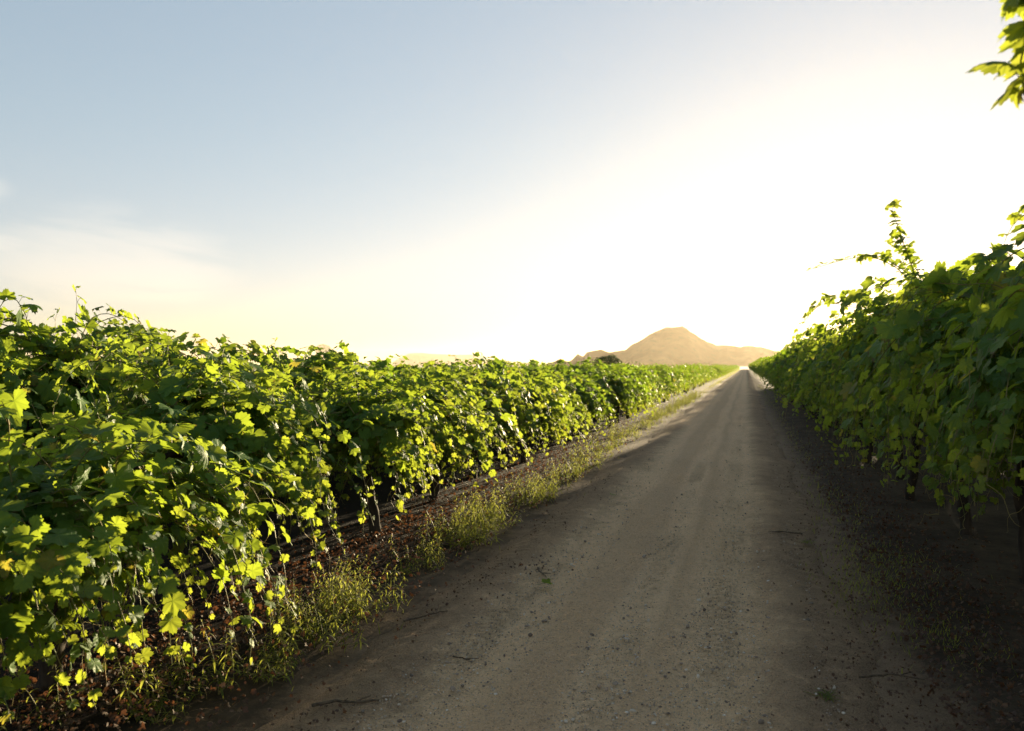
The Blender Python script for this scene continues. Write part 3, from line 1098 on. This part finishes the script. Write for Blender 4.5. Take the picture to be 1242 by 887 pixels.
for x, y, i, s, lab in NAMED:
    weed(i, x, y, s, lab, None)
for x, y, i, s in weed_spots:
    if y < 5.15 and y > 3.95:
        weed(i, x, y, s, 'leafy weed stem in the dense sunlit clump at the road edge', 'weeds of the dense roadside clump')
    elif y <= 3.95:
        weed(i, x, y, s, 'thin low weed among brown litter under the low bushy vine', 'thin weeds in the litter')
    elif y < 10.8:
        weed(i, x, y, s, 'sunlit weed in the strip beside the vines, past the dense clump', 'weeds along the strip past the dense clump')
    else:
        weed(i, x, y, s, 'small distant weed along the far roadside strip', 'distant roadside weeds')


def grass():
    rng = np.random.default_rng(21)
    xs, ys, hs = [], [], []

    def patch(n, x, y, sx, sy, h):
        xs.append(rng.normal(x, sx, n)); ys.append(rng.normal(y, sy, n)); hs.append(rng.uniform(.5, 1, n) * h)
    for yy in np.arange(4.6, 60, .8):
        patch(int(rng.uniform(8, 70) / (1 + .012 * yy)), -2.52 + rng.normal(0, .1), yy, .17, .4, .11 * rng.uniform(.6, 1.4))
    for yy in np.arange(60, 300, 3):
        patch(60, -2.5, yy, .16, 1.5, .22)
    # the shaded verge on the right
    patch(900, 1.05, 6.7, .24, .7, .10)
    patch(350, .78, 6.0, .15, .4, .07)
    patch(380, 1.15, 5.1, .16, .3, .09)
    patch(300, 1.0, 9.3, .2, 1.2, .10)
    for yy in np.arange(10, 70, 2.0):
        patch(60, 1.05, yy, .2, .9, .10)
    x, y, h = (np.concatenate(v) for v in (xs, ys, hs))
    n = len(x)
    a = rng.uniform(0, 6.28, n)
    D = np.stack([np.cos(a) * .5, np.sin(a) * .5, np.ones(n)], -1)
    z = np.array([.03 for i in range(n)])
    V, Q, tt = ribbon_leaves(np.stack([x, y, z - .02], -1), D, h, h * .05 + .003, rng.uniform(.1, .7, n), seg=3)
    at = np.stack([np.zeros(len(V)), tt, np.repeat(rng.uniform(0, .9, n), 8)], -1)
    link('grass', np_mesh('grass', V, [Q], [M_GRASS], None, {'leaf': at}), kind='stuff')


grass()


def litter():
    rng = np.random.default_rng(31)
    n = 15000
    y = 2.4 + rng.exponential(5.5, n)
    x = np.where(rng.random(n) < .62, -3.0 + rng.normal(0, .42, n), 1.25 + rng.normal(0, .36, n))
    keep = (y < 40)
    x, y = x[keep], y[keep]
    # drifts lying on the road's left edge
    for cx, cy_, sx, sy, m in ((-1.75, 6.1, .22, .14, 90), (-1.95, 5.2, .16, .3, 70), (-1.9, 7.6, .2, .3, 60), (-1.7, 10.5, .25, .5, 60), (.62, 4.4, .2, .35, 150), (.75, 3.7, .25, .25, 120), (.9, 5.6, .2, .4, 100), (.72, 5.2, .16, 1.6, 420), (.8, 9, .2, 3, 300), (-2.0, 4.6, .13, 1.5, 260), (-2.0, 9, .16, 2.5, 200), (-1.8, 3.2, .12, .1, 40)):
        x = np.concatenate([x, rng.normal(cx, sx, m)])
        y = np.concatenate([y, rng.normal(cy_, sy, m)])
    n = len(x)
    road = (x > ROAD_L - .1) & (x < ROAD_R + .4)
    z = np.where(road, .022, .06) + rng.uniform(0, .02, n) + np.where(np.abs(x + 2.75) < .4, .04, 0)
    N = np.array((0, 0, 1.0)) + rng.normal(0, .55, (n, 3))
    T = rng.normal(0, 1, (n, 3)) * np.array((1, 1, .3))
    S = rng.uniform(.005, .021, n) * np.where(road, .6, 1)
    V, F3, F4, at = make_leaves(LEAF_MID, np.stack([x, y, z], -1), T, N, S, rng.uniform(0, 1, n), rng, curl=2.6)
    m = 1500
    yb = 2.5 + rng.exponential(3.5, m)
    xb = np.where(rng.random(m) < .45, -2.35 + rng.normal(0, .3, m), .95 + rng.normal(0, .32, m))
    a = rng.uniform(0, 6.28, m)
    RV, RQ, _ = ribbon_leaves(np.stack([xb, yb, np.where((xb > -2.1) & (xb < .6), .022, .07) + rng.uniform(0, .02, m)], -1), np.stack([np.cos(a), np.sin(a), rng.normal(.05, .12, m)], -1),
                              rng.uniform(.03, .13, m), rng.uniform(.002, .005, m), rng.uniform(-.1, .25, m), seg=3)
    link('leaf_litter', np_mesh('leaf_litter', np.concatenate([V, RV]), [F3, RQ + len(V)], [M_LITTER]), kind='stuff')


litter()


def gravel():
    rng = np.random.default_rng(41)
    t = (1 + 5 ** .5) / 2
    iv = unit(np.array([(-1, t, 0), (1, t, 0), (-1, -t, 0), (1, -t, 0), (0, -1, t), (0, 1, t), (0, -1, -t), (0, 1, -t), (t, 0, -1), (t, 0, 1), (-t, 0, -1), (-t, 0, 1)], float))
    it = np.array([(0, 11, 5), (0, 5, 1), (0, 1, 7), (0, 7, 10), (0, 10, 11), (1, 5, 9), (5, 11, 4), (11, 10, 2), (10, 7, 6), (7, 1, 8), (3, 9, 4), (3, 4, 2), (3, 2, 6), (3, 6, 8), (3, 8, 9), (4, 9, 5), (2, 4, 11), (6, 2, 10), (8, 6, 7), (9, 8, 1)])
    n = 12000
    y = 2.5 + rng.exponential(3.2, n)
    x = rng.uniform(-1.72, .45, n)
    r = .0018 + .0020 * rng.exponential(1, n)
    r = np.minimum(r, .014)
    P = np.stack([x, y, np.full(n, .012) + r * .3], -1)
    sc = r[:, None] * rng.uniform(.6, 1.4, (n, 3)) * np.array((1, 1, .75))
    J = iv[None] * (1 + rng.normal(0, .16, (n, 12, 1)))
    a = rng.uniform(0, 6.28, n)
    c, s = np.cos(a)[:, None], np.sin(a)[:, None]
    Q = J * sc[:, None, :]
    V = np.stack([Q[..., 0] * c - Q[..., 1] * s, Q[..., 0] * s + Q[..., 1] * c, Q[..., 2]], -1) + P[:, None]
    F = (it[None] + (np.arange(n) * 12)[:, None, None]).reshape(-1, 3)
    link('gravel', np_mesh('gravel', V.reshape(-1, 3), [F], [M_PEBBLE], smooth=False), kind='stuff')


gravel()


def twig(pts, r, label):
    rng = np.random.default_rng(int(abs(pts[0][0]) * 1000))
    pts = np.array(pts, float)
    t = np.linspace(0, len(pts) - 1, 9)
    q = np.stack([np.interp(t, np.arange(len(pts)), pts[:, i]) for i in range(3)], -1) + rng.normal(0, .004, (9, 3)) * np.array((1, 1, .3))
    ts = [tube(q, np.linspace(r, r * .55, 9), 6)]
    k = 5
    d = unit(q[6] - q[4])
    s = np.array((-d[1], d[0], .25))
    ts.append(tube([q[k], q[k] + (d + s * .8) * .03, q[k] + (d + s * .7) * .065], (r * .6, r * .5, r * .3), 5))
    V, Q = merge_tubes(ts)
    link('twig', np_mesh('twig', V, [Q], [M_TWIG]), label=label, cat='twig')


twig([(-1.93, 3.28, .025), (-1.85, 3.34, .03), (-1.74, 3.36, .027), (-1.66, 3.42, .025)], .008, 'dark stick lying on the road corner below the stalky weeds')
twig([(-2.02, 4.5, .03), (-1.9, 4.68, .035), (-1.84, 4.78, .03)], .006, 'thin bent twig on the road edge beside the dense weed clump')
twig([(-1.55, 6.0, .03), (-1.5, 5.85, .035), (-1.42, 5.75, .03)], .006, 'curved twig on sand near the dark drift of litter')
twig([(-1.52, 4.05, .024), (-1.42, 4.02, .028)], .005, 'short dark twig lying alone on the bare sand')
twig([(.55, 4.35, .03), (.7, 4.42, .035), (.86, 4.4, .03)], .006, 'dark twig in the shaded debris on the right verge')
twig([(1.02, 4.1, .05), (1.1, 4.0, .06), (1.25, 3.95, .05)], .006, 'pale twig in the dark soil under the tall hedge')
twig([(.5, 7.9, .03), (.32, 7.95, .03), (.2, 7.92, .025)], .008, 'stick lying crosswise at the road edge below the tall hedge')


def fallen_leaf(x, y, size, rz, label):
    rng = np.random.default_rng(int(y * 100))
    T = np.array([(math.cos(rz), math.sin(rz), .1)])
    V, F3, F4, at = make_leaves(LEAF_HI, np.array([(0, 0, .03)]), T, np.array([(.2, -.1, 1.0)]), np.array([size]), np.array([.1]), rng, curl=1.6)
    st, sq = tube([(0, 0, .03), (-math.cos(rz) * size * .7, -math.sin(rz) * size * .7, .022), (-math.cos(rz) * size * 1.2, -math.sin(rz) * size, .018)], .0016, 5)
    o = link('fallen_leaf', None, label=label, cat='leaf', loc=(x, y, .01))
    link('blade', np_mesh('blade', V, [F3, F4], [M_LEAF], None, {'leaf': at}), o)
    link('stalk', np_mesh('stalk', st, [sq], [M_CANE]), o)


fallen_leaf(-1.38, 5.55, .055, .3, 'green grape leaf fallen on the bare sand of the road')
fallen_leaf(-1.55, 9.6, .05, 1.4, 'green fallen leaf farther up the road near its weedy edge')


def tuft(x, y, s, seed, label):
    rng = np.random.default_rng(seed)
    n = 46
    a = rng.uniform(0, 6.28, n)
    P = np.stack([rng.normal(0, .03, n), rng.normal(0, .03, n), np.zeros(n)], -1)
    D = np.stack([np.cos(a), np.sin(a), rng.uniform(.3, 1.2, n)], -1)
    V, Q, tt = ribbon_leaves(P, D, rng.uniform(.03, .09, n) * s, rng.uniform(.004, .009, n), rng.uniform(.2, .8, n))
    at = np.stack([np.zeros(len(V)), tt, np.repeat(rng.uniform(0, .5, n), 10)], -1)
    link('grass_tuft', np_mesh('grass_tuft', V, [Q], [M_GRASS], None, {'leaf': at}), label=label, cat='grass tuft', loc=(x, y, .012))


tuft(.37, 4.1, 1.0, 1, 'small green grass tuft alone at the right edge of the road')
tuft(.52, 7.6, 1.1, 2, 'green tuft beside the road just below the hedge foliage')
tuft(.43, 3.4, .7, 3, 'tiny flat green tuft lowest on the right road edge')
tuft(.95, 3.8, .9, 4, 'dim green tuft in dark debris under the hedge')

# ------------------------------------------------------------------ evening haze
HAZE = 0.00005
if HAZE > 0:
    m = bpy.data.materials.new('evening haze')
    m.use_nodes = True
    t = NT(m.node_tree)
    t.t.nodes.remove(t.t.nodes['Principled BSDF'])
    v = t.n('ShaderNodeVolumePrincipled')
    v.inputs['Color'].default_value = (1.0, .87, .68, 1)
    v.inputs['Density'].default_value = HAZE
    v.inputs['Anisotropy'].default_value = .6
    t.t.links.new(v.outputs[0], t.t.nodes['Material Output'].inputs['Volume'])
    x0, x1, y0, y1, z0, z1 = -7800, 7800, -600, 7800, -4.2, 170
    V = [(x, y, z) for x in (x0, x1) for y in (y0, y1) for z in (z0, z1)]
    F = [(0, 1, 3, 2), (4, 6, 7, 5), (0, 4, 5, 1), (2, 3, 7, 6), (0, 2, 6, 4), (1, 5, 7, 3)]
    link('haze', np_mesh('haze', V, [F], [m], smooth=False), kind='stuff')
